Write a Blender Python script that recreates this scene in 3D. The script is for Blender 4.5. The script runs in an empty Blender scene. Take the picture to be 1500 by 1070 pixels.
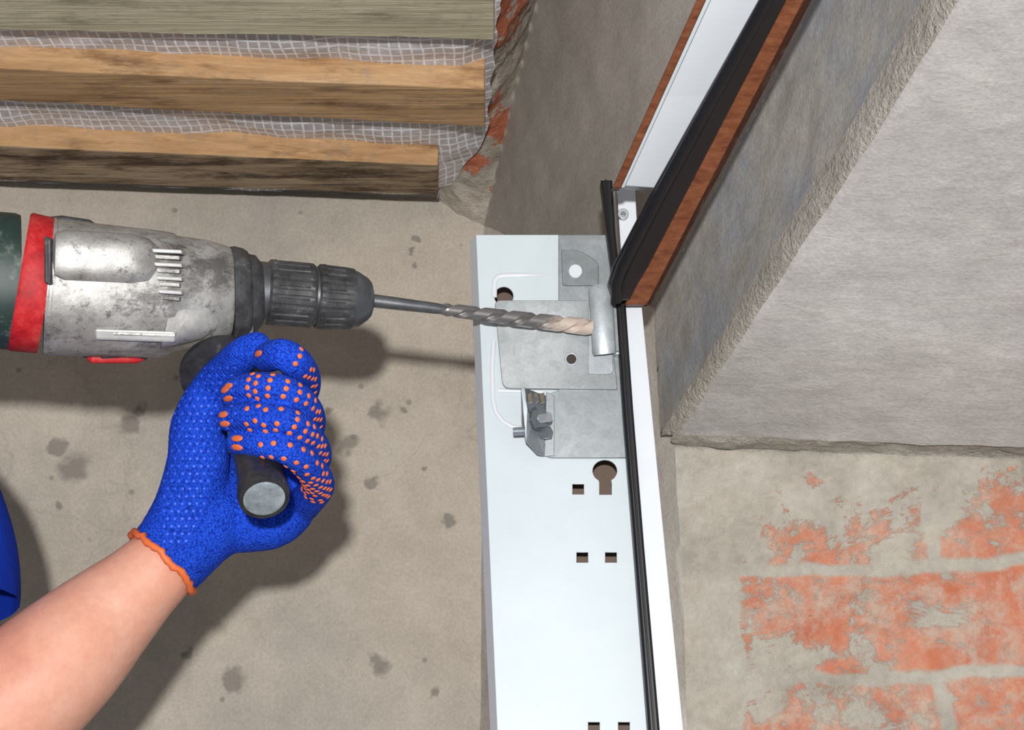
import bpy, math, random
from mathutils import Vector, Matrix, noise
from mathutils.bvhtree import BVHTree
random.seed(4)
F=2500.0; TH=math.radians(18)
CAM=Vector((0,0,1.6))
RT=Vector((1,0,0)); FW=Vector((0,math.cos(TH),math.sin(TH))); UP=Vector((0,-math.sin(TH),math.cos(TH)))
def ray(px,py): return RT*((px-750)/F)+UP*((535-py)/F)+FW
def P(px,py,d): return CAM+ray(px,py)*d
def onplane(px,py,o,n):
    r=ray(px,py); return CAM+r*((o-CAM).dot(n)/r.dot(n))
sc=bpy.context.scene
COL=sc.collection
# ---------------- materials
def C(r,g,b):
    f=lambda v:(v/255/12.92) if v/255<=0.04045 else ((v/255+0.055)/1.055)**2.4
    return (f(r),f(g),f(b),1)
class MB:
    def __init__(s,name,rough=0.6,metal=0.0,base=None,spec=None):
        s.m=bpy.data.materials.new(name); s.m.use_nodes=True; s.t=s.m.node_tree
        s.b=s.t.nodes['Principled BSDF']
        s.b.inputs['Roughness'].default_value=rough; s.b.inputs['Metallic'].default_value=metal
        if base: s.b.inputs['Base Color'].default_value=base
        if spec is not None: s.b.inputs['Specular IOR Level'].default_value=spec
    def put(s,i,v):
        if hasattr(v,'is_output'): s.t.links.new(v,i)
        else: i.default_value=v
    def n(s,ty,ins={},out=0,**at):
        x=s.t.nodes.new(ty)
        for k,v in at.items(): setattr(x,k,v)
        for k,v in ins.items(): s.put(x.inputs[k],v)
        return x.outputs[out]
    def pos(s): return s.n('ShaderNodeNewGeometry')
    def mapv(s,v,scale=(1,1,1),loc=(0,0,0),rot=(0,0,0)): return s.n('ShaderNodeMapping',{'Vector':v,'Scale':scale,'Location':loc,'Rotation':rot})
    def noise(s,v,scale,detail=4,rough=.6,dist=0): return s.n('ShaderNodeTexNoise',{'Vector':v,'Scale':scale,'Detail':detail,'Roughness':rough,'Distortion':dist})
    def ramp(s,f,st):
        x=s.t.nodes.new('ShaderNodeValToRGB'); s.put(x.inputs[0],f); e=x.color_ramp.elements
        while len(e)<len(st): e.new(.5)
        for a,(p,c) in zip(e,st):
            a.position=p; a.color=c if not isinstance(c,(int,float)) else (c,c,c,1)
        return x.outputs[0]
    def mix(s,f,a,b,mode='MIX'):
        x=s.t.nodes.new('ShaderNodeMix'); x.data_type='RGBA'; x.blend_type=mode
        s.put(x.inputs[0],f); s.put(x.inputs[6],a); s.put(x.inputs[7],b); return x.outputs[2]
    def math(s,op,a,b=0.0,c=0.0,clamp=False):
        x=s.t.nodes.new('ShaderNodeMath'); x.operation=op; x.use_clamp=clamp
        s.put(x.inputs[0],a); s.put(x.inputs[1],b); s.put(x.inputs[2],c); return x.outputs[0]
    def col(s,v): s.put(s.b.inputs['Base Color'],v)
    def bump(s,h,st=.4,dist=.002):
        s.put(s.b.inputs['Normal'],s.n('ShaderNodeBump',{'Height':h,'Strength':st,'Distance':dist}))

def stone(name,c1,c2,c3,sc_=5,bump=.5,bd=.003,spots=[],spotc=None,streak=None,cracks=False,fine=.25,mid=.4,rot=(0,0,0),tint=None):
    m=MB(name,.9,spec=.2); p=m.pos()
    a=m.noise(p,sc_,6,.65); b=m.noise(p,sc_*9,6,.7); g=m.noise(p,420,3,.6)
    col=m.ramp(a,[(.3,c1),(.52,c2),(.72,c3)])
    if tint: col=m.mix(m.ramp(m.noise(m.mapv(p,loc=(5,3,1)),sc_*1.3,5,.6),[(.48,0.0),(.62,.8)]),col,tint)
    col=m.mix(mid,col,m.ramp(b,[(.3,.38),(.7,.62)]),'OVERLAY')
    col=m.mix(fine,col,m.ramp(g,[(.35,.32),(.65,.68)]),'OVERLAY')
    if streak:
        w=m.noise(m.mapv(p,streak,rot=rot),1,5,.7); col=m.mix(.35,col,m.ramp(w,[(.3,.4),(.7,.6)]),'OVERLAY')
    if spots:
        wob=m.n('ShaderNodeTexNoise',{'Vector':p,'Scale':60.0,'Detail':3.0},out=1)
        q=m.n('ShaderNodeVectorMath',{0:p,1:m.n('ShaderNodeVectorMath',{0:wob,'Scale':.024},operation='SCALE')},operation='ADD')
        tot=None
        for (v,r) in spots:
            d=m.n('ShaderNodeVectorMath',{0:q,1:v+Vector((.012,.012,.012))},out=1,operation='DISTANCE')
            k=m.n('ShaderNodeMapRange',{'Value':d,'From Min':r*1.15,'From Max':r*.7,'To Min':0.0,'To Max':1.0})
            tot=k if tot is None else m.math('MAXIMUM',tot,k)
        col=m.mix(m.math('MULTIPLY',tot,.62),col,spotc)
        v2=m.n('ShaderNodeTexVoronoi',{'Vector':p,'Scale':26.0}); col=m.mix(m.ramp(v2,[(.05,.5),(.08,0.0)]),col,spotc)
    if cracks:
        vo=m.n('ShaderNodeTexVoronoi',{'Vector':m.n('ShaderNodeVectorMath',{0:p,1:m.n('ShaderNodeVectorMath',{0:m.n('ShaderNodeTexNoise',{'Vector':p,'Scale':9.0,'Detail':5.0},out=1),'Scale':.12},operation='SCALE')},operation='ADD'),'Scale':3.0},feature='DISTANCE_TO_EDGE')
        cr=m.ramp(vo,[(0,1.0),(.004,0.0)])
        col=m.mix(m.math('MULTIPLY',cr,.14),col,C(100,90,80))
    m.col(col)
    h=m.math('ADD',m.math('MULTIPLY',b,.7),m.math('MULTIPLY',g,.3))
    if streak: h=m.math('ADD',h,w)
    m.bump(h,bump,bd); return m.m

# ---------------- mesh helpers
def mkobj(name,verts,faces,mat,parent=None,smooth=False,mats=None,mi=None):
    me=bpy.data.meshes.new(name); me.from_pydata([tuple(v) for v in verts],[],faces); me.validate(); me.update()
    o=bpy.data.objects.new(name,me); COL.objects.link(o)
    for x in (mats or [mat]): me.materials.append(x)
    if mi:
        for p_,i in zip(me.polygons,mi): p_.material_index=i
    if smooth:
        for p_ in me.polygons: p_.use_smooth=True
    if parent: o.parent=parent
    return o
def empty(name):
    o=bpy.data.objects.new(name,None); o.empty_display_size=.02; COL.objects.link(o); return o
import bmesh
def fixn(o):
    bm=bmesh.new(); bm.from_mesh(o.data); bmesh.ops.remove_doubles(bm,verts=bm.verts,dist=1e-6)
    bmesh.ops.recalc_face_normals(bm,faces=bm.faces); bm.to_mesh(o.data); bm.free(); return o
def bev(o,w,seg=2,ang=40):
    m=o.modifiers.new('bevel','BEVEL'); m.width=w; m.segments=seg; m.limit_method='ANGLE'; m.angle_limit=math.radians(ang); return o
def jitter(v,amp):
    n1=noise.noise_vector(v*7)*amp*1.2+noise.noise_vector(v*40)*amp*.35+noise.noise_vector(v*150)*amp*.14
    return v+n1
def rough(v,amp):
    return v+noise.noise_vector(v*9)*amp+noise.noise_vector(v*45)*amp*.7+noise.noise_vector(v*130)*amp*.4
def patches(name,quads,mats,amp=.002):
    V=[];Fc=[];MI=[]
    for qd in quads:  # a TL,b TR,c BR,d BL
        (a,b,c,d,nu,nv,mi,k)=qd[:8]; rf=len(qd)>8
        o=len(V)
        for j in range(nv+1):
            t=j/nv
            for i in range(nu+1):
                s=i/nu
                p=(a*(1-s)+b*s)*(1-t)+(d*(1-s)+c*s)*t
                e=1
                if rf:
                    if qd[8]=='u': e=min(1,4*min(s,1-s))
                    elif qd[8]=='v': e=min(1,4*min(t,1-t))
                    q=jitter(p,amp); V.append(q+(rough(p,amp*k)-p)*e)
                else: V.append(jitter(p,amp*k))
        for j in range(nv):
            for i in range(nu):
                q=o+j*(nu+1)+i; Fc.append((q,q+1,q+nu+2,q+nu+1)); MI.append(mi)
    o=mkobj(name,V,Fc,None,mats=mats,mi=MI,smooth=True)
    bm=bmesh.new(); bm.from_mesh(o.data); bmesh.ops.remove_doubles(bm,verts=bm.verts,dist=1e-5); bm.to_mesh(o.data); bm.free()
    return o
def sweep(name,pts,rad,mat,parent=None,n=16,caps=True,smooth=True,up=None,prof=None,flat=1.0):
    V=[];Fc=[];m=len(pts); up=up or UP
    for i,p in enumerate(pts):
        a=(pts[min(i+1,m-1)]-pts[max(i-1,0)]).normalized()
        u=(up-a*up.dot(a)).normalized(); w=a.cross(u)
        for k in range(n):
            t=2*math.pi*k/n; r=rad[i] if not prof else rad[i]*prof(i,t)
            V.append(p+u*math.cos(t)*r+w*math.sin(t)*r*flat)
    for i in range(m-1):
        for k in range(n):
            k2=(k+1)%n; Fc.append((i*n+k,i*n+k2,(i+1)*n+k2,(i+1)*n+k))
    if caps: Fc.append(tuple(range(n-1,-1,-1))); Fc.append(tuple((m-1)*n+k for k in range(n)))
    o=fixn(mkobj(name,V,Fc,mat,parent,smooth))
    if smooth:
        e=o.modifiers.new('es','EDGE_SPLIT'); e.split_angle=math.radians(38)
    return o
def loft(name,st,mat,parent=None,n=40,ex=2.0,df=1.0,prof=None):
    """stations (px,ytop,ybot,d)"""
    V=[];Fc=[];m=len(st)
    cs=[P(s[0],(s[1]+s[2])/2,s[3]) for s in st]
    ax=(cs[-1]-cs[0]).normalized()
    u=(UP-ax*UP.dot(ax)).normalized(); w=ax.cross(u)
    for i,s in enumerate(st):
        r=(s[2]-s[1])/2*s[3]/F
        for k in range(n):
            t=2*math.pi*k/n; c,sn=math.cos(t),math.sin(t)
            q=(abs(c)**ex+abs(sn)**ex)**(-1/ex); 
            if prof: q*=prof(i,t)
            V.append(cs[i]+u*c*q*r+w*sn*q*r*df)
    for i in range(m-1):
        for k in range(n):
            k2=(k+1)%n; Fc.append((i*n+k,i*n+k2,(i+1)*n+k2,(i+1)*n+k))
    Fc.append(tuple(range(n-1,-1,-1))); Fc.append(tuple((m-1)*n+k for k in range(n)))
    o=fixn(mkobj(name,V,Fc,mat,parent,True))
    e=o.modifiers.new('es','EDGE_SPLIT'); e.split_angle=math.radians(35)
    return o
def prism(name,pts,thick,mat,parent=None,bw=0):
    a=[P(*p) for p in pts]; b=[p+FW*thick for p in a]; n=len(a)
    Fc=[tuple(range(n)),tuple(range(2*n-1,n-1,-1))]+[(i,(i+1)%n,n+(i+1)%n,n+i) for i in range(n)]
    o=fixn(mkobj(name,a+b,Fc,mat,parent))
    if bw: bev(o,bw)
    return o
def strip(name,L,R,thick,mat,parent=None,bw=0,bulge=0):
    V=[];n=len(L)
    for l,r in zip(L,R):
        a,b=P(*l),P(*r)
        if bulge:
            c=(a+b)/2-FW*bulge; row=[a,c,b]
        else: row=[a,b]
        V+=row+[row[-1]+FW*thick,row[0]+FW*thick]
    k=len(V)//n; Fc=[]
    for i in range(n-1):
        for j in range(k):
            j2=(j+1)%k; Fc.append((i*k+j,i*k+j2,(i+1)*k+j2,(i+1)*k+j))
    Fc+= [tuple(range(k)),tuple((n-1)*k+j for j in range(k))]
    o=fixn(mkobj(name,V,Fc,mat,parent))
    if bw: bev(o,bw)
    return o
def rnd(pts,r,seg=5):
    out=[];n=len(pts)
    for i in range(n):
        p=Vector(pts[i][:2]); rr=pts[i][2] if len(pts[i])>2 else r
        if rr<=0: out.append(tuple(p)); continue
        a=(Vector(pts[i-1][:2])-p).normalized(); b=(Vector(pts[(i+1)%n][:2])-p).normalized()
        s=p+a*rr; e=p+b*rr
        for k in range(seg+1):
            t=k/seg; q=s*(1-t)**2+p*2*t*(1-t)+e*t*t; out.append(tuple(q))
    return out
def circ(x,y,r,n=20): return [(x+r*math.cos(2*math.pi*k/n),y+r*math.sin(2*math.pi*k/n)) for k in range(n)]

# ================= ROOM
wy=math.radians(5.6)
BU=Vector((math.cos(wy),math.sin(wy),0)); BN=Vector((math.sin(wy),-math.cos(wy),0))
BO=P(350,650,1.42)
def onback(px,py): return onplane(px,py,BO,BN)
C1=onback(640,290); H=C1.z
def onz(px,py,z): return onplane(px,py,Vector((0,0,z)),Vector((0,0,1)))
B1=onback(708,330)
fl=lambda v:Vector((v.x,v.y,0))
LT=C1-BU*1.6
C2=onz(789,-200,H); B2=P(840,-200,1.22)
R0=P(1300,-200,.93); R1=P(960,450,1.14); R2=P(992,655,1.125); R2e=P(990,638,1.105)
ET=P(1513,-200,.77); ER=P(1950,-200,.74); EB=P(1950,672,1.02); FT=P(1950,690,1.045)
spots=[((590,600),.005),((555,605),.010),((190,620),.010),((205,600),.007),((110,685),.014),((85,655),.007),((510,650),.009),((545,705),.006),((555,972),.009),((345,995),.010),((640,1015),.005),((480,600),.005),((90,740),.005),((620,690),.003),((270,960),.005),((607,350),.004),((606,372),.0035),((606,392),.003),((655,760),.006)]
m_wall=stone('concrete_wall',C(176,166,152),C(192,182,168),C(204,195,182),3,.3,.002,[(onback(*p),r) for p,r in spots],C(112,106,100),cracks=True,mid=.35,fine=.22,tint=C(174,167,157))
m_grey=stone('grey_concrete',C(140,134,126),C(160,153,144),C(178,171,162),4,.3,.002,streak=(6,6,40),mid=.35)
m_strip=stone('side_plaster',C(176,170,160),C(196,190,180),C(210,204,194),6,.4,.003,mid=.5)
m_cham=MB('plaster_with_brick',.9,spec=.2)
p=m_cham.pos(); a=m_cham.noise(p,14,6,.7); b=m_cham.noise(p,60,5,.7)
cc=m_cham.mix(.5,m_cham.ramp(a,[(.3,C(150,141,130)),(.7,C(190,181,168))]),m_cham.ramp(b,[(.3,.3),(.7,.7)]),'OVERLAY')
def near_(q,k): return m_cham.math('MULTIPLY',m_cham.n('ShaderNodeVectorMath',{0:p,1:q},out=1,operation='DISTANCE'),k)
cm=m_cham.math('SUBTRACT',m_cham.noise(p,30,6,.7),near_(onz(745,30,H),1.7))
cm2=m_cham.math('SUBTRACT',m_cham.noise(p,34,6,.7),near_(onz(703,205,H),3.2))
cc=m_cham.mix(m_cham.ramp(m_cham.math('MAXIMUM',cm,cm2),[(.38,0.0),(.41,1.0)]),cc,C(176,104,78))
m_cham.col(cc); m_cham.bump(b,.8,.005); m_cham=m_cham.m
wb=patches('wall_back',[(LT,C1,fl(C1),fl(LT),160,160,0,1),(C1,B1,fl(B1),fl(C1),8,160,0,1)],[m_wall],.0012)
m_ceil=stone('ceiling_concrete',C(130,124,118),C(155,148,140),C(170,164,156),8,.6,.004)
near=Vector((-1.6,.25,H)); nearR=Vector((C2.x+.3,.25,H))
ce=patches('ceiling',[(near,nearR,C2,LT+(C2-C1),40,30,0,.6),(LT+(C2-C1),C2,C1,LT,60,20,0,.6)],[m_ceil],.002)
m_blue=stone('blue_grey_plaster',C(140,135,129),C(158,154,147),C(174,169,162),7,.4,.003,streak=(14,10,5),mid=.5,tint=C(138,143,152))
m_crust=stone('crust_plaster',C(170,164,154),C(188,181,170),C(202,196,185),20,1.0,.008,mid=.6)
m_lint=stone('lintel_concrete',C(160,156,152),C(173,169,165),C(186,183,179),4,.45,.003,streak=(6,30,70),mid=.4,fine=.2,rot=(0,.15,0))
# brick
zrow=P(1250,842,1.10).z; xj=P(1062,900,1.11).x
bk=MB('brick_and_plaster',.9,spec=.2); p=bk.pos()
sx=bk.n('ShaderNodeSeparateXYZ',{0:p}); sxn=sx.node
def wobn(s,a): return bk.n('ShaderNodeVectorMath',{0:bk.n('ShaderNodeTexNoise',{'Vector':p,'Scale':s,'Detail':5.0},out=1),'Scale':a},operation='SCALE')
RH=.0685
vec=bk.n('ShaderNodeCombineXYZ',{0:bk.math('ADD',sxn.outputs[0],-xj-.009+3*.5),1:bk.math('ADD',sxn.outputs[2],-zrow-.009+RH*40)})
vec=bk.n('ShaderNodeVectorMath',{0:vec,1:wobn(22.0,.018)},operation='ADD')
brn=bk.t.nodes.new('ShaderNodeTexBrick'); bk.put(brn.inputs['Vector'],vec)
for k,v in {'Scale':1.0,'Mortar Size':.006,'Mortar Smooth':.6,'Brick Width':.25,'Row Height':RH,'Bias':0.0}.items(): brn.inputs[k].default_value=v
brick=bk.ramp(bk.noise(p,30,7,.75),[(.28,C(192,108,78)),(.5,C(216,132,100)),(.66,C(224,158,130)),(.78,C(218,194,174))])
plas=bk.ramp(bk.noise(p,16,7,.72),[(.3,C(166,159,147)),(.5,C(192,185,172)),(.7,C(216,210,198))])
mask=bk.noise(bk.mapv(p,(1,1,1.3),(1.3,0,.2)),11,8,.75,.4)
fine_=bk.noise(p,55,6,.7)
gz=bk.n('ShaderNodeMapRange',{'Value':sxn.outputs[2],'From Min':P(1250,690,1.1).z,'From Max':P(1250,900,1.1).z,'To Min':-.14,'To Max':.04})
gx=bk.n('ShaderNodeMapRange',{'Value':sxn.outputs[0],'From Min':P(1050,850,1.1).x,'From Max':P(1085,850,1.1).x,'To Min':-.35,'To Max':0.0})
tot=bk.math('ADD',bk.math('ADD',bk.math('MULTIPLY_ADD',fine_,.5,-.25),mask),bk.math('ADD',gz,gx))
k=bk.ramp(tot,[(.475,0.0),(.52,.8),(.64,1.0)])
k=bk.math('MULTIPLY',k,bk.math('SUBTRACT',1.0,brn.outputs['Fac']))
col=bk.mix(k,plas,brick)
col=bk.mix(bk.ramp(bk.noise(bk.mapv(p,loc=(3,2,1)),38,7,.78),[(.46,0.0),(.62,.7)]),col,C(206,196,180))
col=bk.mix(.4,col,bk.ramp(bk.noise(p,110,6,.75),[(.3,.34),(.7,.66)]),'OVERLAY')
bk.col(col); bk.bump(bk.math('ADD',bk.math('MULTIPLY',k,-.22),bk.math('ADD',bk.noise(p,60,8,.75),bk.math('MULTIPLY',bk.noise(p,18,4,.6),1.5))),.8,.008); bk=bk.m
lerp=lambda a,b,t:a*(1-t)+b*t
M_=Vector((B1.x,B1.y,R2.z))
crT=lerp(R0,ET,.80); crB=P(971,640,1.122)
eT=lerp(ET,ER,.10); eB=lerp(R2e,EB,.022)
bz=lambda a,b,c,s:a*(1-s)**2+b*2*s*(1-s)+c*s*s
quads=[
 (C2,B2,B1,C1,30,100,1,2.0,'u'),
 (B2,R0,R1,B1,50,60,0,1),
 (B1,R1,R2,M_,40,40,6,1),(M_,R2,fl(R2),fl(M_),40,60,6,1),
 (R0,crT,crB,R1,50,90,2,1),
 (eT,ER,EB,eB,160,160,4,1),
 (R2e,EB,FT,R2,200,8,3,1.6,'v'),
 (R2,FT,fl(FT),fl(R2),200,400,5,1),
 (crB,eB,R2e,R2e,6,6,3,1),
 (crB,R2e,R2,R1,6,6,2,1)]
NS=10
for i in range(NS):
    s0,s1=i/NS,(i+1)/NS
    quads.append((bz(crT,ET,eT,s0),bz(crT,ET,eT,s1),bz(crB,R2e,eB,s1),bz(crB,R2e,eB,s0),4,240,3 if s1<.75 else 4,1))
patches('wall_right',quads,[m_grey,m_cham,m_blue,m_crust,m_lint,bk,m_strip],.0026)
m_floor=stone('floor_concrete',C(120,115,108),C(140,135,126),C(155,150,142),3,.4,.003)
patches('floor',[(Vector((-1.8,1.7,0)),Vector((.9,1.7,0)),Vector((.9,-1,0)),Vector((-1.8,-1,0)),30,30,0,1)],[m_floor],.001)
# ---------------- ceiling boards
def wood(name,c1,c2,c3,dark=None,dk=.6):
    m=MB(name,.8,spec=.2); p=m.pos()
    q=m.mapv(p,(2.2,40,40)); w=m.noise(q,1.3,6,.7,1.2); f=m.noise(m.mapv(p,(8,260,260)),1,4,.7)
    col=m.ramp(w,[(.3,c1),(.5,c2),(.68,c3)])
    col=m.mix(.45,col,m.ramp(f,[(.3,.32),(.7,.68)]),'OVERLAY')
    if dark: col=m.mix(m.ramp(m.noise(m.mapv(p,(9,40,40)),1,7,.75),[(dk-.08,0.0),(dk+.07,.9)]),col,dark)
    v=m.n('ShaderNodeTexVoronoi',{'Vector':m.mapv(p,(4,12,12)),'Scale':1.4}); col=m.mix(m.ramp(v,[(.05,.7),(.09,0.0)]),col,C(90,58,36))
    col=m.mix(m.ramp(m.noise(p,60,5,.8),[(.52,0.0),(.7,.5)]),col,C(150,138,122))
    m.col(col); m.bump(m.math('ADD',w,f),.6,.002); return m.m
w_green=wood('weathered_board',C(168,160,134),C(188,180,152),C(202,195,168),C(138,130,106),.62)
w_light=wood('sawn_board_edge',C(170,130,90),C(190,150,108),C(204,168,128),C(120,88,60),.58)
w_brown=wood('sawn_board_face',C(156,122,86),C(184,148,108),C(202,168,128),C(112,84,60),.57)
w_dark=wood('stained_board_face',C(126,104,80),C(160,138,112),C(184,164,138),C(66,48,36),.52)
bd=empty('ceiling_boards')
T=.028
def board(nm,near_,far_,mface,mside,xr):
    z=H-T-.004
    def pt(y0,y1,x,zz): return onz(x,y0+(y1-y0)*x/700,zz)
    V=[];N=80
    for i in range(N+1):
        x=-900+(xr+900)*i/N
        a=pt(near_[0],near_[1],x,z); b=pt(far_[0],far_[1],x,z)
        wv=Vector((0,noise.noise(Vector((x*.004,near_[0],0)))*.0015,noise.noise(Vector((x*.02,3,near_[0])))*.0005))
        w2=Vector((0,noise.noise(Vector((x*.006,near_[0],9)))*.003+noise.noise(Vector((x*.03,near_[0],9)))*.0015,0))
        V+=[a+wv,b+w2,Vector((b.x,b.y,H+.001)),Vector((a.x,a.y,H+.001))]
    Fc=[];MI=[]
    for i in range(N):
        for j,mi in ((0,0),(1,1),(2,0),(3,1)):
            j2=(j+1)%4; Fc.append((i*4+j,i*4+j2,i*4+4+j2,i*4+4+j)); MI.append(mi)
    Fc+=[(0,1,2,3),(N*4,N*4+1,N*4+2,N*4+3)]; MI+=[1,1]
    o=mkobj(nm,V,Fc,None,bd,mats=[mface,mside],mi=MI)
    o.data.update(); bev(o,.0012,2)
board('board_1',(-30,-8),(44,58),w_green,w_light,724)
board('board_2',(100,131),(148,186),w_brown,w_light,710)
board('board_3',(214,245),(264,288),w_dark,w_light,642)
board('board_4',(-170,-160),(-95,-85),w_green,w_light,745)
fm=MB('reinforced_film',.35,spec=.6); p=fm.pos(); s_=fm.n('ShaderNodeSeparateXYZ',{0:fm.n('ShaderNodeVectorMath',{0:p,1:fm.n('ShaderNodeVectorMath',{0:fm.n('ShaderNodeTexNoise',{'Vector':p,'Scale':14.0},out=1),'Scale':.012},operation='SCALE')},operation='ADD')}).node
gl=lambda o_,per:fm.math('LESS_THAN',fm.math('FRACT',fm.math('MULTIPLY',o_,1/per)),.2)
g=fm.math('MAXIMUM',gl(s_.outputs[0],.0075),gl(s_.outputs[1],.011))
fm.col(fm.mix(g,fm.ramp(fm.noise(p,25,5,.7),[(.3,C(172,167,168)),(.7,C(204,201,204))]),C(238,238,242)))
fm.bump(fm.math('ADD',g,fm.math('MULTIPLY',fm.noise(p,40,3,.5),3)),.5,.003)
V=[];Fc=[];NX,NY=240,40
for j in range(NY+1):
    for i in range(NX+1):
        s=i/NX; yy=-200+(270+200)*j/NY
        xr=732-(yy*.10 if yy<200 else 20+(yy-200)*.75)+3*math.sin(yy*.15)
        px=-900+(xr+900)*s
        q=onz(px,yy-(640-px)*.04,H-.004)
        q.z+= (-.010 if s<.97 else -.010*(1-s)/.03)+.005*min(1,(1-s)/.02)*noise.noise(Vector((q.x*16,q.y*30,0)))+.001*noise.noise(Vector((q.x*60,q.y*60,0)))
        V.append(q)
for j in range(NY):
    for i in range(NX):
        q=j*(NX+1)+i; Fc.append((q,q+1,q+NX+2,q+NX+1))
mkobj('mesh_film',V,Fc,fm.m,bd,True)

# ================= GARAGE DOOR FRAME
def plain(name,c,rough=.45,metal=0,var=.12,sc_=40,bump=.0,spec=.4):
    m=MB(name,rough,metal,spec=spec); p=m.pos(); a=m.noise(p,sc_,5,.7)
    m.col(m.mix(var,c,m.ramp(a,[(.3,0.0),(.7,1.0)]),'SOFT_LIGHT'))
    if bump: m.bump(m.noise(p,sc_*8,4,.6),bump,.0008)
    return m.m
m_white=plain('white_powder_coat',C(190,199,203),.45,0,.12,12)
m_white2=plain('white_profile',C(204,208,213),.4,0,.1,12)
m_rub=plain('black_rubber',C(22,22,25),.45,0,.2,30)
def galv(name,a,b,metal=.6,rough=.42):
    m=MB(name,rough,metal); p=m.pos()
    v=m.n('ShaderNodeTexVoronoi',{'Vector':p,'Scale':160.0},out=1)
    v=m.n('ShaderNodeSeparateXYZ',{0:v})
    n_=m.noise(p,16,5,.65); f=m.noise(p,600,3,.7)
    col=m.ramp(n_,[(.3,a),(.7,b)]); col=m.mix(.12,col,m.ramp(v,[(0,.2),(1,.8)]),'OVERLAY'); col=m.mix(.3,col,m.ramp(f,[(.3,.36),(.7,.66)]),'OVERLAY')
    m.col(col); m.put(m.b.inputs['Roughness'],m.math('MULTIPLY_ADD',n_,.15,rough-.06)); m.bump(f,.08,.0004); return m.m
m_galv=galv('galvanised_steel',C(132,137,140),C(162,167,170),.5,.45)
m_galv2=galv('galvanised_bright',C(166,172,176),C(196,202,205),.5,.42)
m_plate=galv('galvanised_plate',C(140,144,146),C(176,180,182),.5,.42)
m_tan=plain('screw_steel',C(190,195,198),.4,.6)
wb_=MB('wood_grain_laminate',.5,spec=.3); p=wb_.pos()
w=wb_.n('ShaderNodeTexNoise',{'Vector':wb_.mapv(p,(60,160,30),(0,0,0),(.3,.5,0)),'Scale':1.6,'Detail':6.0,'Roughness':.7})
wb_.col(wb_.ramp(w,[(.3,C(84,44,28)),(.5,C(114,66,42)),(.72,C(134,84,56))])); m_lam=wb_.m
YP=P(862,479,1.02).y
fr=empty('garage_door_side_frame')
def slab(name,outline,off,thick,mat,holes=[],parent=fr,bw=.0004):
    Y=YP-off
    cu=bpy.data.curves.new(name,'CURVE'); cu.dimensions='2D'; cu.fill_mode='BOTH'; cu.extrude=thick/2-bw if thick/2>bw else thick/2; cu.bevel_depth=bw; cu.bevel_resolution=1; cu.offset=-bw
    for poly in [outline]+holes:
        s=cu.splines.new('POLY'); s.points.add(len(poly)-1); s.use_cyclic_u=True
        for q,(x,y) in zip(s.points,poly):
            w_=onplane(x,y,Vector((0,Y,0)),Vector((0,1,0))); q.co=(w_.x,w_.z,0,1)
    o=bpy.data.objects.new(name,cu); COL.objects.link(o)
    o.rotation_euler=(math.pi/2,0,0); o.location=(0,Y+thick/2,0)
    bpy.context.view_layer.update()
    dg=bpy.context.evaluated_depsgraph_get()
    me=bpy.data.meshes.new_from_object(o.evaluated_get(dg)); me.transform(o.matrix_world)
    bpy.data.objects.remove(o); me.materials.clear(); me.materials.append(mat)
    o=bpy.data.objects.new(name,me); COL.objects.link(o); o.parent=parent; return o
def onp(x,y,off=0): return onplane(x,y,Vector((0,YP-off,0)),Vector((0,1,0)))
def sq(x,y,w=17,h=15): return [(x-w/2,y-h/2),(x+w/2,y-h/2),(x+w/2,y+h/2),(x-w/2,y+h/2)]
key=[(878,725),(878,707)]+[(886+18*math.cos(t),690+16*math.sin(t)) for t in [math.radians(120+i*300/16) for i in range(17)]]+[(896,707),(896,725)]
holes=[circ(738,434,14),key,sq(847,717),sq(853,817),sq(895,817),sq(870,1066),sq(914,1066)]
slab('plate',[(697,344),(893,344),(909,520),(925,700),(962,1180),(733,1180)],0,.0016,m_white,holes)
def quadbox(name,a,b,dv,th,mat):
    V=[a,b,b+dv,a+dv]; n_=(b-a).cross(dv).normalized()*th
    V+= [v+n_ for v in V]
    o=fixn(mkobj(name,V,[(0,1,2,3),(7,6,5,4),(0,1,5,4),(1,2,6,5),(2,3,7,6),(3,0,4,7)],mat,fr)); bev(o,.0004); return o
quadbox('left_flange',onp(698,344),onp(734,1180),Vector((-.0045,.012,0)),.0015,m_white2)
quadbox('left_return',onp(698,344)+Vector((-.0045,.012,0)),onp(734,1180)+Vector((-.0045,.012,0)),Vector((.012,.05,0)),.0015,m_white)
quadbox('back_web',onp(715,360)+Vector((0,.035,0)),onp(740,1180)+Vector((0,.035,0)),Vector((.085,.004,0)),.0015,plain('inner_shade_brown',C(96,78,66),.6))  # added sheet; brown colour stands in for the shaded interior behind the holes
bl=onp(733,1180);br=onp(962,1180);dr=onp(1010,1180)
def vbox(name,x0,x1,y0,y1,z0,z1,mat,par=fr):
    V=[Vector((x,y,z)) for x in(x0,x1) for y in(y0,y1) for z in(z0,z1)]
    o=fixn(mkobj(name,V,[(0,1,3,2),(4,6,7,5),(0,4,5,1),(2,3,7,6),(0,2,6,4),(1,5,7,3)],mat,par)); return o
vbox('lower_post',bl.x,dr.x,YP,YP+.03,0,bl.z,m_white)
slab('bracket_sheet',rnd([(818,344,0),(894,344,0),(908,520,0),(918,671,0),(800,671,8),(795,640,0),(795,580,5),(818,572,0)],0),.0022,.0015,m_galv)
slab('bracket_plate',rnd([(724,440,10),(862,440,0),(890,446,0),(905,571,4),(736,569,12)],6),.0040,.0018,m_plate,[circ(837,526,7)])
slab('bracket_tab',rnd([(822,366,2),(850,366,14),(877,385,6),(877,418,4),(824,418,4)],4),.0042,.0018,galv('galv_tab',C(118,124,126),C(140,146,148),.45,.5))
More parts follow.
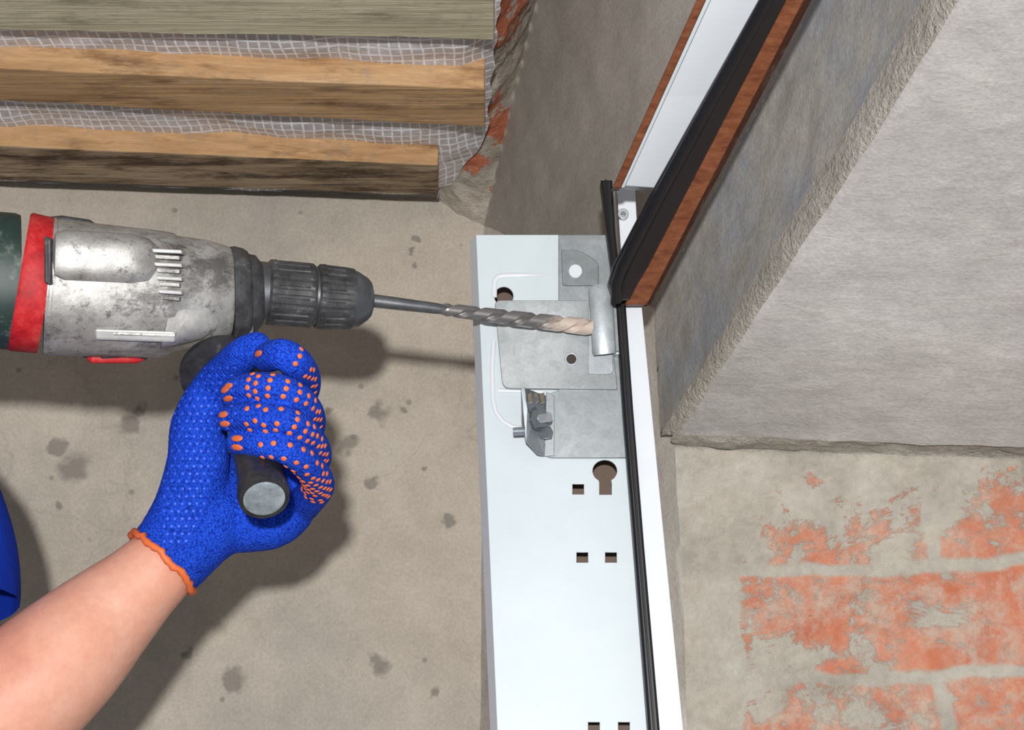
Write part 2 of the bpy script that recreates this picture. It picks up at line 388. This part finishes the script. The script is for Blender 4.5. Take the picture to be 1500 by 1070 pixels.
slab('hole_shade_disc',circ(837,526,7.5),.0024,.0008,plain('hole_shade',C(60,52,46),.8))  # dark disc, its colour stands in for the shade inside the hole
slab('hole_ring',circ(837,526,10),.0047,.0012,m_galv2,[circ(837,526,7)])
slab('rivet',circ(843,397,10),.0056,.003,m_white2)
slab('inner_lip',rnd([(862,440,0),(893,440,0),(899,548,6),(862,548,0)],0),.0046,.001,m_galv2)
def tubepx(name,pts,off,r,mat,par=fr,n=10,flat=.5):
    return sweep(name,[onp(x,y,off) for x,y in pts],[r]*len(pts),mat,par,n=n,flat=flat,up=RT)
tubepx('emboss_top',rnd([(724,436,0),(724,404,14),(760,403,0),(818,403,0),(817,404,0)],0)[:-1],.0002,.0016,m_white2)
tubepx('emboss_low',[(723,500),(721,540),(722,585),(726,603),(736,617),(750,625),(764,627),(790,628)],.0002,.0014,m_white2)
tubepx('emboss_mid',[(730,572),(760,573),(795,574)],.0002,.0012,m_white2)
pth=[onp(879,422,.012),onp(880,430,.013),onp(885,510,.013),onp(886,519,.012)]
sweep('rolled_tab',pth,[.0066,.0070,.0070,.0066],m_galv2,fr,n=28,up=RT,flat=.6)
slab('rolled_tab_flange',rnd([(862,424,3),(904,424,0),(910,514,0),(868,519,4)],0),.010,.0016,m_galv)
slab('tab_leg',[(893,424),(905,424),(911,519),(899,519)],.008,.006,m_galv2)
def poly3(name,pts,th,mat,nrm=None):
    a=[onp(*q) for q in pts]; n_=(nrm or ((a[1]-a[0]).cross(a[2]-a[0]).normalized()))*th; b=[v+n_ for v in a]; n=len(a)
    o=fixn(mkobj(name,a+b,[tuple(range(n)),tuple(range(2*n-1,n-1,-1))]+[(i,(i+1)%n,n+(i+1)%n,n+i) for i in range(n)],mat,fr)); bev(o,.0004); return o
m_clip=galv('clip_steel',C(140,146,150),C(176,182,186),.6,.36)
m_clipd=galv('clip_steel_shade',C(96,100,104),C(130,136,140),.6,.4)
poly3('clip_base',[(800,575,.004),(812,580,.004),(812,668,.004),(797,669,.004)],.0014,m_clip,Vector((0,-1,0)))
poly3('clip_upright_front',[(763,570,.020),(769,568,.020),(773,600,.019),(780,622,.017),(797,642,.010),(797,669,.006),(787,667,.010),(770,648,.018),(764,620,.021)],.0014,m_clip,Vector((0,-1,0)))
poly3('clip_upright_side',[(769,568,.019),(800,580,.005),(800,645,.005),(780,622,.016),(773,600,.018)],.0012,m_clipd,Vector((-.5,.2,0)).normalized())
def bolt(nm,x,y,off,r,h,ax,mat,n=6):
    c=onp(x,y,off); sweep(nm,[c-ax*h/2,c+ax*h/2],[r,r],mat,fr,n=n,smooth=n>8,up=Vector((0.1,0.3,1)).normalized())
axb=Vector((.75,-.65,-.05)).normalized()
m_nut=galv('zinc_nut',C(110,118,126),C(164,172,180),.5,.36)
bolt('bolt_washer',788,614,.020,.0070,.0015,axb,m_clipd,24)
bolt('bolt_nut',790,614,.0225,.0058,.006,axb,m_nut)
bolt('bolt_shank',795,613,.027,.0028,.010,axb,m_tan,16)
bolt('bolt_nut_2',785,592,.019,.0050,.006,axb,m_nut)
bolt('bolt_nut_3',799,634,.016,.0040,.005,axb,m_nut)
bolt('bolt_pin',761,632,.018,.0024,.007,Vector((1,-.2,0)).normalized(),m_nut,14)
for i,x in enumerate((776,785,794)):
    poly3('clip_tooth_%d'%i,[(x-4,578,.021),(x+3,576,.021),(x+5,590,.022),(x-2,594,.022)],.0014,galv('zinc_aged_%d'%i,C(104,96,84),C(140,132,120),.4,.45),Vector((0,-1,0)))
sl=[(880,263),(889,340),(897,400),(903,445),(913,600),(929,800),(950,1070),(958,1180)]
sr=[(897,263),(902,340),(908,400),(917,445),(928,600),(944,800),(967,1070),(975,1180)]
slab('post_seal',sl+sr[::-1],.014,.014,m_rub,bw=.0015)
slab('seal_lip',[(886,263),(893,340),(902,400),(909,445),(919,600),(935,800),(957,1070),(965,1180),(968,1180),(960,1070),(938,800),(922,600),(912,445),(905,400),(896,340),(889,263)],.0155,.004,m_rub)
slab('post_profile',[(903,270),(930,270),(940,447),(970,760),(1001,1070),(1011,1180),(970,1180),(962,1070),(940,800),(915,447)],.010,.030,m_white2)
slab('screw_head',circ(913,313,8),.013,.004,m_tan); slab('screw_socket',circ(913,313,4,6),.0135,.001,m_nut)
hd=empty('garage_door_header_frame')
def D(y): return .995-.14*(445-y)/445
def ln(x0,y0,x1,y1,ys,dd=0): return [(x0+(x1-x0)*(y-y0)/(y1-y0),y,D(y)+dd) for y in ys]
ys=[-260,-120,0,140,275]
strip('left_trim',ln(1021,0,899,272,ys,.0),ln(1034,0,911,272,ys,.0),.02,m_lam,hd,.0006)
strip('white_channel',ln(1033,0,907,285,[-260,-120,0,140,272],.008),ln(1122,0,962,290,[-260,-120,0,140,276],.012),.02,m_white2,hd,.0006)
strip('channel_lip',ln(1034,0,911,272,ys,.004),ln(1041,0,916,272,ys,.004),.008,m_white,hd,.0005)
yr=[-260,-120,0,60,140,220,290,350,390,415,432,440]
def curve_l(y):
    base=1112+(950-1112)*(y/290)
    if y>290: base=950-(y-290)*.52
    if y>390: base=898-(y-390)*.05-5
    if y>430: base+=6
    return base
def curve_r(y):
    return 1148+(920-1148)*(y/440)+ (0 if y<400 else -2)
strip('rubber_gasket',[(curve_l(y),y,D(y)-.004) for y in yr],[(curve_r(y)+4,y,D(y)-.004) for y in yr],.016,m_rub,hd,.001,bulge=.004)
tp=[P(curve_l(y)*.72+curve_r(y)*.28,y,D(y)-.0065) for y in yr]
sweep('gasket_bead',tp,[.0034]*len(tp),m_rub,hd,n=12)
strip('right_trim',ln(1146,0,920,438,[-260,0,200,447]),ln(1178,0,948,446,[-260,0,200,447]),.03,m_lam,hd,.0008)
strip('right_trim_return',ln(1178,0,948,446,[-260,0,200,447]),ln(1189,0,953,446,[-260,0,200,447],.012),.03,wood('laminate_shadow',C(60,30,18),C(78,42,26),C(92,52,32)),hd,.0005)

# ================= DRILL
dr_=empty('power_drill')
def dd(px): return .925+.055*px/545
m_green=MB('green_housing',.5); p=m_green.pos(); a=m_green.noise(p,60,6,.75)
m_green.col(m_green.ramp(a,[(.3,C(20,36,35)),(.55,C(32,52,48)),(.72,C(110,116,108))])); m_green=m_green.m
m_red=MB('red_band',.55,spec=.25); p=m_red.pos(); a=m_red.noise(p,90,6,.75)
m_red.col(m_red.ramp(a,[(.3,C(130,20,24)),(.5,C(176,30,36)),(.75,C(192,74,70))])); m_red=m_red.m
sv=MB('cast_aluminium',.48,.45); p=sv.pos(); a=sv.noise(p,28,7,.75); b=sv.noise(p,160,6,.8)
c_=sv.ramp(a,[(.28,C(112,108,104)),(.5,C(164,162,159)),(.7,C(194,192,190))])
c_=sv.mix(sv.ramp(b,[(.56,0.0),(.64,.75)]),c_,C(72,68,66))
c_=sv.mix(sv.ramp(sv.noise(sv.mapv(p,(1,2,2)),20,7,.8),[(.52,0.0),(.64,.8)]),c_,C(78,74,72)); sv.col(c_); sv.bump(b,.3,.0008); m_sv=sv.m
m_svl=plain('light_aluminium',C(178,178,176),.55,.3,.35,60)
m_blk=MB('black_worn',.5); p=m_blk.pos(); a=m_blk.noise(p,110,6,.75)
m_blk.col(m_blk.ramp(a,[(.35,C(38,38,40)),(.6,C(66,66,68)),(.78,C(120,118,114))])); m_blk=m_blk.m
m_bgrip=MB('black_rubber_grip',.4); p=m_bgrip.pos(); a=m_bgrip.noise(p,90,6,.75)
m_bgrip.col(m_bgrip.ramp(a,[(.35,C(28,28,30)),(.6,C(50,50,52)),(.75,C(100,98,96))])); m_bgrip=m_bgrip.m
m_chr=galv('dark_chrome',C(80,82,86),C(120,122,126),.7,.38)
def ds(l,off=0): return [(x,a_,b_,dd(x)+off) for x,a_,b_ in l]
loft('rear_housing',ds([(-330,350,470),(-322,325,490),(-290,308,500),(-150,302,506),(-40,308,510),(22,313,513),(30,316,514)]),m_green,dr_,ex=2.4)
loft('red_band',ds([(28,313,514),(32,311,516),(66,319,519),(70,322,519)]),m_red,dr_,ex=2.4,n=48)
loft('gear_housing',ds([(66,322,519),(72,321,521),(150,329,523),(236,339,525),(250,342,522),(256,346,517),(300,352,510),(330,361,503),(337,366,498)]),m_sv,dr_,ex=2.35,n=56)
loft('housing_seam',ds([(70,320,521),(73,319,522),(76,320,522)]),m_sv,dr_,ex=2.4,n=48)
loft('side_bulge',ds([(74,352,408),(80,341,418),(95,337,421),(190,343,424),(216,350,422),(232,365,412)],-.023),m_sv,dr_,ex=3,df=1.1)
loft('bulge_2',ds([(236,440,462),(242,436,512),(262,438,508),(300,442,498),(318,452,486)],-.02),m_sv,dr_,ex=3,df=.9)
for i in range(4):
    y=364+i*20
    prism('vent_rib_%d'%i,[(222+i*3,y,dd(240)-.040),(266,y+2,dd(240)-.036),(267,y+8,dd(240)-.036),(224+i*3,y+6,dd(240)-.040)],.016,m_svl,dr_,.0006)
    prism('vent_slot_%d'%i,[(226+i*3,y+9,dd(240)-.0375),(263,y+11,dd(240)-.034),(263,y+17,dd(240)-.034),(228+i*3,y+15,dd(240)-.0375)],.012,m_sv,dr_,.0003)
prism('bolt_lug',[(138,482,dd(150)-.033),(258,486,dd(250)-.033),(256,502,dd(250)-.031),(140,498,dd(150)-.031)],.02,m_svl,dr_,.0012)
prism('lug_groove',[(166,487,dd(150)-.0335),(256,490,dd(250)-.0335),(256,493,dd(250)-.0335),(166,490,dd(150)-.0335)],.01,m_sv,dr_)
prism('side_slot',[(64,345,dd(65)-.036),(74,350,dd(65)-.037),(74,418,dd(65)-.040),(64,414,dd(65)-.040)],.01,m_blk,dr_,.001)
loft('mode_lever',ds([(128,520,528),(134,518,533),(200,518,533),(212,520,528)],.004),m_red,dr_,ex=3,df=1.5)
loft('lever_base',ds([(122,512,524),(150,512,530),(215,512,528)],.006),m_blk,dr_,ex=3,df=2)
loft('top_ridge',ds([(70,318,330),(90,316,334),(130,322,338),(140,328,336)],.004),m_blk,dr_,ex=3,df=2)
loft('handle_clamp',ds([(336,366,497),(338,362,505),(344,361,510),(356,364,506),(362,368,500),(364,372,494),(374,374,488),(382,384,478)]),m_blk,dr_,n=56,ex=2.2)
loft('clamp_lug',ds([(340,474,500),(342,470,520),(366,470,520),(370,474,510)],-.008),m_blk,dr_,ex=4)
loft('spindle_ring',ds([(380,386,472),(382,383,474),(394,384,474),(396,386,472)]),m_chr,dr_,n=48)
kn=lambda i,t: 1-.035*(1 if math.cos(22*t)>.35 else 0) if 2<=i<=5 else 1
loft('chuck_sleeve_rear',ds([(390,384,474),(394,380,477),(402,380,477),(403,381,477),(448,385,480),(449,385,480),(455,386,481),(459,389,479)]),m_blk,dr_,n=176,prof=kn)
loft('chuck_gap',ds([(455,392,476),(468,392,477)]),m_chr,dr_,n=40)
loft('chuck_sleeve_front',ds([(463,390,480),(466,387,482),(474,387,483),(475,388,483),(500,391,483),(501,391,483),(512,393,483),(516,394,483)]),m_blk,dr_,n=176,prof=kn)
loft('chuck_nose',ds([(514,395,482),(524,398,480),(538,407,470),(543,413,464),(545,420,458)]),m_chr,dr_,n=48)
b0=P(540,440,dd(540)); b1=P(866,480,1.0075)
def bitpos(t): return b0*(1-t)+b1*t
sweep('bit_shank',[bitpos(0),bitpos(.02),bitpos(.12),bitpos(.30),bitpos(.34)],[.0040,.0039,.0037,.0032,.0026],m_chr,dr_,n=20)
m_bit=MB('drill_steel',.35,.5); p=m_bit.pos(); s_=m_bit.n('ShaderNodeSeparateXYZ',{0:p}).node
xa=P(795,472,1.01).x; xb=P(830,476,1.01).x
k=m_bit.n('ShaderNodeMapRange',{'Value':m_bit.math('MULTIPLY_ADD',m_bit.noise(p,120,3),.03,s_.outputs[0]),'From Min':xa+.013,'From Max':xb+.013})
m_bit.col(m_bit.mix(k,C(120,117,116),C(188,172,160))); m_bit.put(m_bit.b.inputs['Metallic'],m_bit.math('MULTIPLY_ADD',k,-.45,.5)); m_bit=m_bit.m
NB=230; V=[];Fc=[];n=28
ax=(b1-b0).normalized(); u=(UP-ax*UP.dot(ax)).normalized(); w=ax.cross(u)
for i in range(NB+1):
    t=.31+.69*i/NB; c_=bitpos(t); r=.0038+.0012*(t-.31)/.69
    if i<12: r*=.7+.3*i/12
    tw=-(t-.31)*2*math.pi*8.0/2
    for k_ in range(n):
        th=2*math.pi*k_/n; q=abs(math.cos(th))**1.3; rr=r*(.50+.50*(1 if q>.5 else q/.5))
        V.append(c_+u*math.cos(th+tw)*rr+w*math.sin(th+tw)*rr)
for i in range(NB):
    for k_ in range(n):
        k2=(k_+1)%n; Fc.append((i*n+k_,i*n+k2,(i+1)*n+k2,(i+1)*n+k_))
Fc.append(tuple(range(n))); Fc.append(tuple(NB*n+k_ for k_ in range(n)))
o=fixn(mkobj('bit_flutes',V,Fc,m_bit,dr_,True)); e=o.modifiers.new('es','EDGE_SPLIT'); e.split_angle=math.radians(40)
sweep('pistol_grip',[P(-230,440,.90),P(-240,560,.90),P(-262,690,.90),P(-285,800,.90),P(-290,830,.90)],[.026,.020,.019,.022,.018],m_blk,dr_,n=24)
# side handle
h2=P(387,731,.848); h1=P(350,520,.950)
hx=(h2-h1).normalized()
ht=h2-hx*.120
sweep('side_handle_rod',[P(350,480,.968),ht+hx*.003],[.007,.007],m_blk,dr_,n=16)
gc=ht+RT*-.010-UP*.004
sweep('side_handle_guard',[gc-hx*.001,gc,gc+hx*.004,gc+hx*.006],[.015,.0235,.0235,.016],m_bgrip,dr_,n=32)
hp=[ht+hx*.004,ht+hx*.02,ht+hx*.06,h2-hx*.03,h2-hx*.012,h2-hx*.010,h2-hx*.004,h2,h2-hx*.0005,h2-hx*.003]
sweep('side_handle_grip',hp,[.013,.0120,.0120,.0118,.0118,.0126,.0132,.0126,.0105,.0098],m_bgrip,dr_,n=36)
m_cap=plain('handle_end_plug',C(130,138,144),.35,.1,.6,120)
sweep('handle_end_plug',[h2-hx*.004,h2+hx*.0002,h2+hx*.0008],[.0104,.0104,.0094],m_cap,dr_,n=30)

# ================= WORKER
wk=empty('worker')
def chainw(K,step=.22):
    out=[]
    for i in range(len(K)-1):
        p0,p1,p2,p3=K[max(i-1,0)],K[i],K[i+1],K[min(i+2,len(K)-1)]
        L=(p2[0]-p1[0]).length; n=max(3,int(L/(step*min(p1[1],p2[1]))))
        for j in range(n+(1 if i==len(K)-2 else 0)):
            t=j/n
            f=lambda a,b,c,d_: .5*((2*b)+(c-a)*t+(2*a-5*b+4*c-d_)*t*t+(3*b-a-3*c+d_)*t**3)
            out.append((f(p0[0],p1[0],p2[0],p3[0]),p1[1]*(1-t)+p2[1]*t))
    return out
def chain(pts,step=.22,sx=0,sy=0): return chainw([(P(x+sx,y+sy,d),r*d/F) for x,y,d,r in pts],step)
def blob(name,chains,vox,mat,parent,smooth=4,cut=None,sub=3,scl=None):
    bm=bmesh.new()
    for ch in chains:
        for c_,r in ch:
            bmesh.ops.create_icosphere(bm,subdivisions=sub,radius=r,matrix=Matrix.Translation(c_))
    me=bpy.data.meshes.new(name); bm.to_mesh(me); bm.free()
    o=bpy.data.objects.new(name,me); COL.objects.link(o)
    m=o.modifiers.new('r','REMESH'); m.mode='VOXEL'; m.voxel_size=vox
    s=o.modifiers.new('s','SMOOTH'); s.iterations=smooth; s.factor=.5
    bpy.context.view_layer.update(); dg=bpy.context.evaluated_depsgraph_get()
    me2=bpy.data.meshes.new_from_object(o.evaluated_get(dg)); bpy.data.objects.remove(o)
    if cut:
        bm=bmesh.new(); bm.from_mesh(me2)
        bmesh.ops.bisect_plane(bm,geom=bm.verts[:]+bm.edges[:]+bm.faces[:],plane_co=cut[0],plane_no=cut[1],clear_outer=True)
        bm.to_mesh(me2); bm.free()
    o=bpy.data.objects.new(name,me2); COL.objects.link(o); me2.materials.clear(); me2.materials.append(mat)
    for p_ in me2.polygons: p_.use_smooth=True
    o.parent=parent; return o
fingers={
 'index':[(392,524,.888,22),(414,520,.876,24),(436,536,.884,25),(444,566,.925,26),(422,610,.965,26)],
 'middle':[(340,576,.878,20),(368,568,.866,22.5),(412,572,.860,23),(444,594,.876,24),(452,624,.92,25),(430,655,.965,26)],
 'ring':[(336,613,.874,20),(370,610,.861,22),(418,617,.856,22.5),(450,641,.874,23),(461,670,.915,25),(438,700,.96,26)],
 'pinky':[(350,648,.870,19),(386,651,.859,21),(424,662,.857,21.5),(454,686,.873,22),(466,713,.91,24),(440,742,.95,26)]}
palm_=[[(215,848,.925,62),(245,818,.925,62),(300,762,.94,66),(350,746,.965,62),(395,740,.972,58)],
 [(300,760,.94,64),(385,700,.975,55),(425,700,.965,42),(440,735,.95,32)],
 [(390,720,.972,55),(405,660,.975,48),(415,610,.97,40)],
 [(245,818,.925,60),(275,750,.93,52),(290,680,.935,46),(292,625,.94,42),(312,575,.94,35),(336,542,.925,29),(358,519,.908,26),(376,507,.902,21)],
 [(412,742,.952,50),(390,755,.945,52),(330,762,.945,50)]]
fch={k:chain(v,.15) for k,v in fingers.items()}
palm=[chain(q) for q in palm_]
gl_=MB('blue_knit_glove',.85,spec=.12); p=gl_.pos()
kn1=gl_.n('ShaderNodeTexVoronoi',{'Vector':gl_.mapv(p,(1,1,1),(0,0,0),(0,.75,0)),'Scale':760.0})
kn2=gl_.n('ShaderNodeTexWave',{'Vector':gl_.mapv(p,(1,1,1),(0,0,0),(0,.8,0)),'Scale':260.0,'Distortion':1.5})
c_=gl_.ramp(kn1,[(.0,C(42,92,214)),(.45,C(26,68,192)),(.9,C(14,40,136))])
c_=gl_.mix(.35,c_,gl_.ramp(gl_.noise(p,30,4),[(.3,.3),(.7,.7)]),'OVERLAY')
gl_.col(c_); gl_.bump(gl_.math('ADD',gl_.math('MULTIPLY',kn1,-1.0),gl_.math('MULTIPLY',kn2,.35)),.7,.0009)
gl_=gl_.m
cax=(P(100,960,.90)-P(238,826,.925)).normalized(); cc0=P(238,826,.925)
glove=blob('gloved_hand',palm+list(fch.values()),.0010,gl_,wk,1,cut=(cc0,cax))
bv=BVHTree.FromPolygons([v.co.copy() for v in glove.data.vertices],[tuple(p_.vertices) for p_ in glove.data.polygons])
bmd=bmesh.new()
def dot(loc,nrm,r,el=None,ratio=1):
    q=nrm.to_track_quat('Z','Y').to_matrix().to_4x4()
    if el is not None:
        x=(el-nrm*el.dot(nrm)).normalized(); y=nrm.cross(x); q=Matrix((x,y,nrm)).transposed().to_4x4()
    bmesh.ops.create_icosphere(bmd,subdivisions=2,radius=1,matrix=Matrix.Translation(loc)@q@Matrix.Diagonal((r*ratio,r,r*.4,1)))
placed=[]
for nm,ch in fch.items():
    acc=0;last=ch[0][0]; row=0
    for i,(c_,r) in enumerate(ch[:-1]):
        acc+=(c_-last).length; last=c_
        if acc<.0049*(row+1): continue
        row+=1
        t=(ch[i+1][0]-c_).normalized(); f_=(-FW-t*(-FW).dot(t)).normalized(); s_=t.cross(f_)
        if row<=2:
            if row==1:
                for sg in (-.35,.35):
                    d_=(f_*math.cos(sg)+s_*math.sin(sg)); h=bv.ray_cast(c_+d_*.04,-d_)
                    if h[0]: dot(h[0],h[1],.0018,t,2.6)
            continue
        if row==3: continue
        if i>len(ch)*.74: break
        for k_ in range(-2,3):
            an=(k_+(.5 if row%2 else 0))*.55
            d_=f_*math.cos(an)+s_*math.sin(an)
            h=bv.ray_cast(c_+d_*.04,-d_)
            if h[0] and (h[0]-c_).length<r*1.2 and all((h[0]-z).length>.0041 for z in placed):
                placed.append(h[0]); dot(h[0],h[1],.00150)
me=bpy.data.meshes.new('orange_grip_dots'); bmd.to_mesh(me); bmd.free()
m_or=plain('orange_rubber',C(212,104,54),.5,0,.2,60); me.materials.append(m_or)
o=bpy.data.objects.new('orange_grip_dots',me); COL.objects.link(o); o.parent=wk
for p_ in me.polygons: p_.use_smooth=True
bmd=bmesh.new()
for gy in range(540,800,11):
    for gx in range(240,345,11):
        x=gx+(5 if (gy//11)%2 else 0)
        r_=ray(x,gy); h=bv.ray_cast(CAM,r_.normalized())
        if h[0] and h[1].dot(-FW)>.2 and (x+gy*.35)<560: dot(h[0],h[1],.0011)
me=bpy.data.meshes.new('blue_grip_dots'); bmd.to_mesh(me); bmd.free(); me.materials.append(plain('blue_rubber',C(36,78,204),.4,0,.2,60))
o=bpy.data.objects.new('blue_grip_dots',me); COL.objects.link(o); o.parent=wk
bm=bmesh.new(); bm.from_mesh(glove.data)
vs=[v.co.copy() for e_ in bm.edges if e_.is_boundary for v in e_.verts]; bm.free()
uu=(UP-cax*UP.dot(cax)).normalized(); ww=cax.cross(uu)
cen=sum(vs,Vector())/len(vs) if vs else cc0
bins={}
for v in vs:
    a_=math.atan2((v-cen).dot(ww),(v-cen).dot(uu)); bins.setdefault(int((a_+math.pi)/(2*math.pi)*60)%60,[]).append(v)
ring=[sum(bins[k],Vector())/len(bins[k]) for k in sorted(bins)]
V=[];Fc=[];n=8
for i,c_ in enumerate(ring):
    rd=(c_-cen).normalized(); c2=c_+cax*random.uniform(-.001,.001)
    for k_ in range(n):
        t=2*math.pi*k_/n; rr=.0017*(1+.35*(i%2)); V.append(c2+rd*math.cos(t)*rr+cax*math.sin(t)*rr)
L=len(ring)
for i in range(L):
    for k_ in range(n):
        k2=(k_+1)%n; i2=(i+1)%L; Fc.append((i*n+k_,i*n+k2,i2*n+k2,i2*n+k_))
fixn(mkobj('glove_cuff_edge',V,Fc,m_or,wk,True))
sk=MB('skin',.5,spec=.3); p=sk.pos(); a=sk.noise(p,14,5,.6); b=sk.noise(p,220,4,.7)
sk.b.inputs['Subsurface Weight'].default_value=.1; sk.b.inputs['Subsurface Radius'].default_value=(.01,.004,.002); sk.b.inputs['Subsurface Scale'].default_value=.5
sk.col(sk.mix(.25,sk.ramp(a,[(.3,C(190,128,108)),(.5,C(202,144,122)),(.7,C(208,158,138))]),sk.ramp(b,[(.3,.35),(.7,.65)]),'OVERLAY')); sk.bump(b,.3,.0008); m_skin=sk.m
arm=chain([(262,803,.928,54),(238,826,.925,57),(200,862,.92,63),(150,908,.915,77),(90,966,.905,93),(0,1046,.895,106),(-90,1124,.885,109),(-170,1180,.88,104),(-235,1175,.89,104),(-270,1060,.91,112),(-270,940,.93,120)])
blob('forearm',[arm],.0028,m_skin,wk,8)
m_sh=MB('blue_shirt',.9,spec=.1); p=m_sh.pos(); a=m_sh.noise(p,12,4); m_sh.col(m_sh.ramp(a,[(.3,C(14,44,150)),(.7,C(24,62,182))])); m_sh.bump(m_sh.noise(p,500,3),.4,.001); m_sh=m_sh.m
sleeve=[chain([(-189,868,.945,215),(-205,800,.95,215),(-260,700,.98,190)])+chainw([(P(-260,700,.98),.072),(P(-440,560,.98),.07),(P(-580,560,.95),.08)])]
blob('shirt_sleeve',sleeve,.005,m_sh,wk,10,cut=(P(-200,900,.94),(P(-200,960,.93)-P(-200,880,.94)).normalized()))
# torso, right arm, legs, head (outside the photo, completing the person)
S=P(-600,560,.95); z0=.42
tc=Vector((S.x-.14,S.y-.18,0)); V3=lambda x,y,z:tc+Vector((x,y,z))
Rs=V3(-.10,-.20,S.z-.02)
tor=[chainw([(S,.085),(V3(.03,.02,S.z-.01),.10),(V3(-.05,-.1,S.z-.01),.10),(Rs,.085)]),
 chainw([(V3(.06,.08,S.z-.08),.10),(V3(.05,.06,S.z-.30),.115),(V3(.05,.06,1.30),.11)]),
 chainw([(V3(-.05,-.12,S.z-.08),.10),(V3(-.04,-.08,S.z-.30),.115),(V3(-.04,-.08,1.30),.11)]),
 chainw([(V3(0,0,S.z),.06),(V3(0,0,S.z+.03),.055)])]
gr=P(-245,640,.90)
tor.append(chainw([(Rs,.08),(lerp(Rs,gr,.35)+Vector((0,0,-.10)),.06)]))
blob('torso_shirt',tor,.010,m_sh,wk,8,sub=2)
sx,sy=-608,45
f2=[chain(v,sx=sx,sy=sy) for v in fingers.values()]; p2=[chain(q,sx=sx,sy=sy) for q in palm_]
blob('gloved_hand_rear',f2+p2,.0022,gl_,wk,2)
blob('forearm_rear',[chainw([(P(245+sx,818+sy,.925),.022),(P(180+sx,870+sy,.91),.030),(lerp(Rs,gr,.42)+Vector((0,0,-.17)),.045),(lerp(Rs,gr,.3)+Vector((0,0,-.10)),.048)])],.005,m_skin,wk,6,sub=2)
m_tr=plain('work_trousers',C(48,52,62),.9,0,.3,20)
leg=lambda s:[(V3(.05*s,.08*s,1.25),.105),(V3(.07*s,.09*s,.98),.085),(V3(.08*s,.10*s,.85),.068),(V3(.09*s,.11*s,.68),.062),(V3(.10*s,.12*s,z0+.09),.048)]
blob('trousers',[chainw(leg(1)),chainw(leg(-1)),chainw([(V3(.05,.08,1.28),.11),(V3(-.05,-.08,1.28),.11)])],.009,m_tr,wk,5,sub=2)
m_boot=plain('work_boots',C(60,44,32),.7,0,.3,20)
for s in(1,-1):
    a_=V3(.10*s,.12*s,z0+.045); blob('boot_'+('l' if s>0 else 'r'),[chainw([(a_+Vector((0,0,.06)),.05),(a_,.044)]),chainw([(a_+Vector((-.03,.02,-.005)),.04),(a_+Vector((.14,-.04,-.007)),.036)])],.006,m_boot,wk,3,sub=2)
hc=V3(.01,0,S.z+.165)
fdir=Vector((.9,.35,.05)).normalized(); sd=fdir.cross(Vector((0,0,1)))
blob('head',[chainw([(V3(0,0,S.z),.056),(hc+Vector((0,0,-.08)),.052)]),chainw([(hc+fdir*.0,.082),(hc+fdir*.025+Vector((0,0,.01)),.076)]),
  chainw([(hc+fdir*.035+Vector((0,0,-.045)),.055),(hc+fdir*.05+Vector((0,0,-.075)),.035)]),chainw([(hc+fdir*.098+Vector((0,0,.0)),.009),(hc+fdir*.112+Vector((0,0,-.025)),.012)]),
  chainw([(hc+sd*.082+Vector((0,0,.005)),.014),(hc+sd*.084+Vector((0,0,-.02)),.010)]),chainw([(hc-sd*.082+Vector((0,0,.005)),.014),(hc-sd*.084+Vector((0,0,-.02)),.010)])],.004,m_skin,wk,3,sub=3)
m_hair=plain('dark_hair',C(50,36,26),.8,0,.4,120)
blob('hair',[chainw([(hc-fdir*.02+Vector((0,0,.022)),.086),(hc+fdir*.012+Vector((0,0,.034)),.076)])],.005,m_hair,wk,2)
for s in(1,-1):
    e_=hc+fdir*.088+sd*.03*s+Vector((0,0,.005)); sweep('eye_%d'%(s+1),[e_,e_+fdir*.007,e_+fdir*.012],[.012,.010,.003],plain('eye',C(220,220,215),.3),wk,n=16,up=Vector((0,0,1)))
mo=hc+fdir*.088+Vector((0,0,-.055)); sweep('mouth',[mo-sd*.022,mo+fdir*.003,mo+sd*.022],[.003,.005,.003],plain('lips',C(170,90,84),.5),wk,n=10)
# step stool under the worker
st=empty('step_stool'); m_st=wood('stool_wood',C(150,118,80),C(176,142,100),C(196,164,122))
cx,cy=tc.x,tc.y
for i in range(3): bev(vbox('tread_%d'%i,cx-.24,cx+.24,cy-.24+i*.165,cy-.09+i*.165,z0-.045,z0-.003,m_st,st),.004)
for i,(a_,b_) in enumerate([(-.2,-.2),(.16,-.2),(-.2,.18),(.16,.18)]): bev(vbox('leg_%d'%i,cx+a_,cx+a_+.045,cy+b_,cy+b_+.045,0,z0-.045,m_st,st),.003)

# ================= LIGHT, CAMERA
def area(name,loc,tgt,size,power,col=(1,1,1)):
    l=bpy.data.lights.new(name,'AREA'); l.shape='DISK'; l.size=size; l.energy=power; l.color=col
    o=bpy.data.objects.new(name,l); COL.objects.link(o); o.location=loc
    o.rotation_euler=(Vector(tgt)-Vector(loc)).to_track_quat('-Z','Y').to_euler(); return o
area('flash',CAM+UP*.11-RT*.01-FW*.25,P(800,500,1.1),.03,18.5,(1,.99,.975))
wd=bpy.data.worlds.new('world'); sc.world=wd; wd.use_nodes=True
wd.node_tree.nodes['Background'].inputs[0].default_value=(.93,.96,1,1); wd.node_tree.nodes['Background'].inputs[1].default_value=.38
cd=bpy.data.cameras.new('camera'); cd.lens=60; cd.sensor_width=36; cd.clip_start=.02
co=bpy.data.objects.new('camera',cd); COL.objects.link(co); co.location=CAM; co.rotation_euler=(math.pi/2+TH,0,0)
sc.camera=co
sc.view_settings.view_transform='Standard'
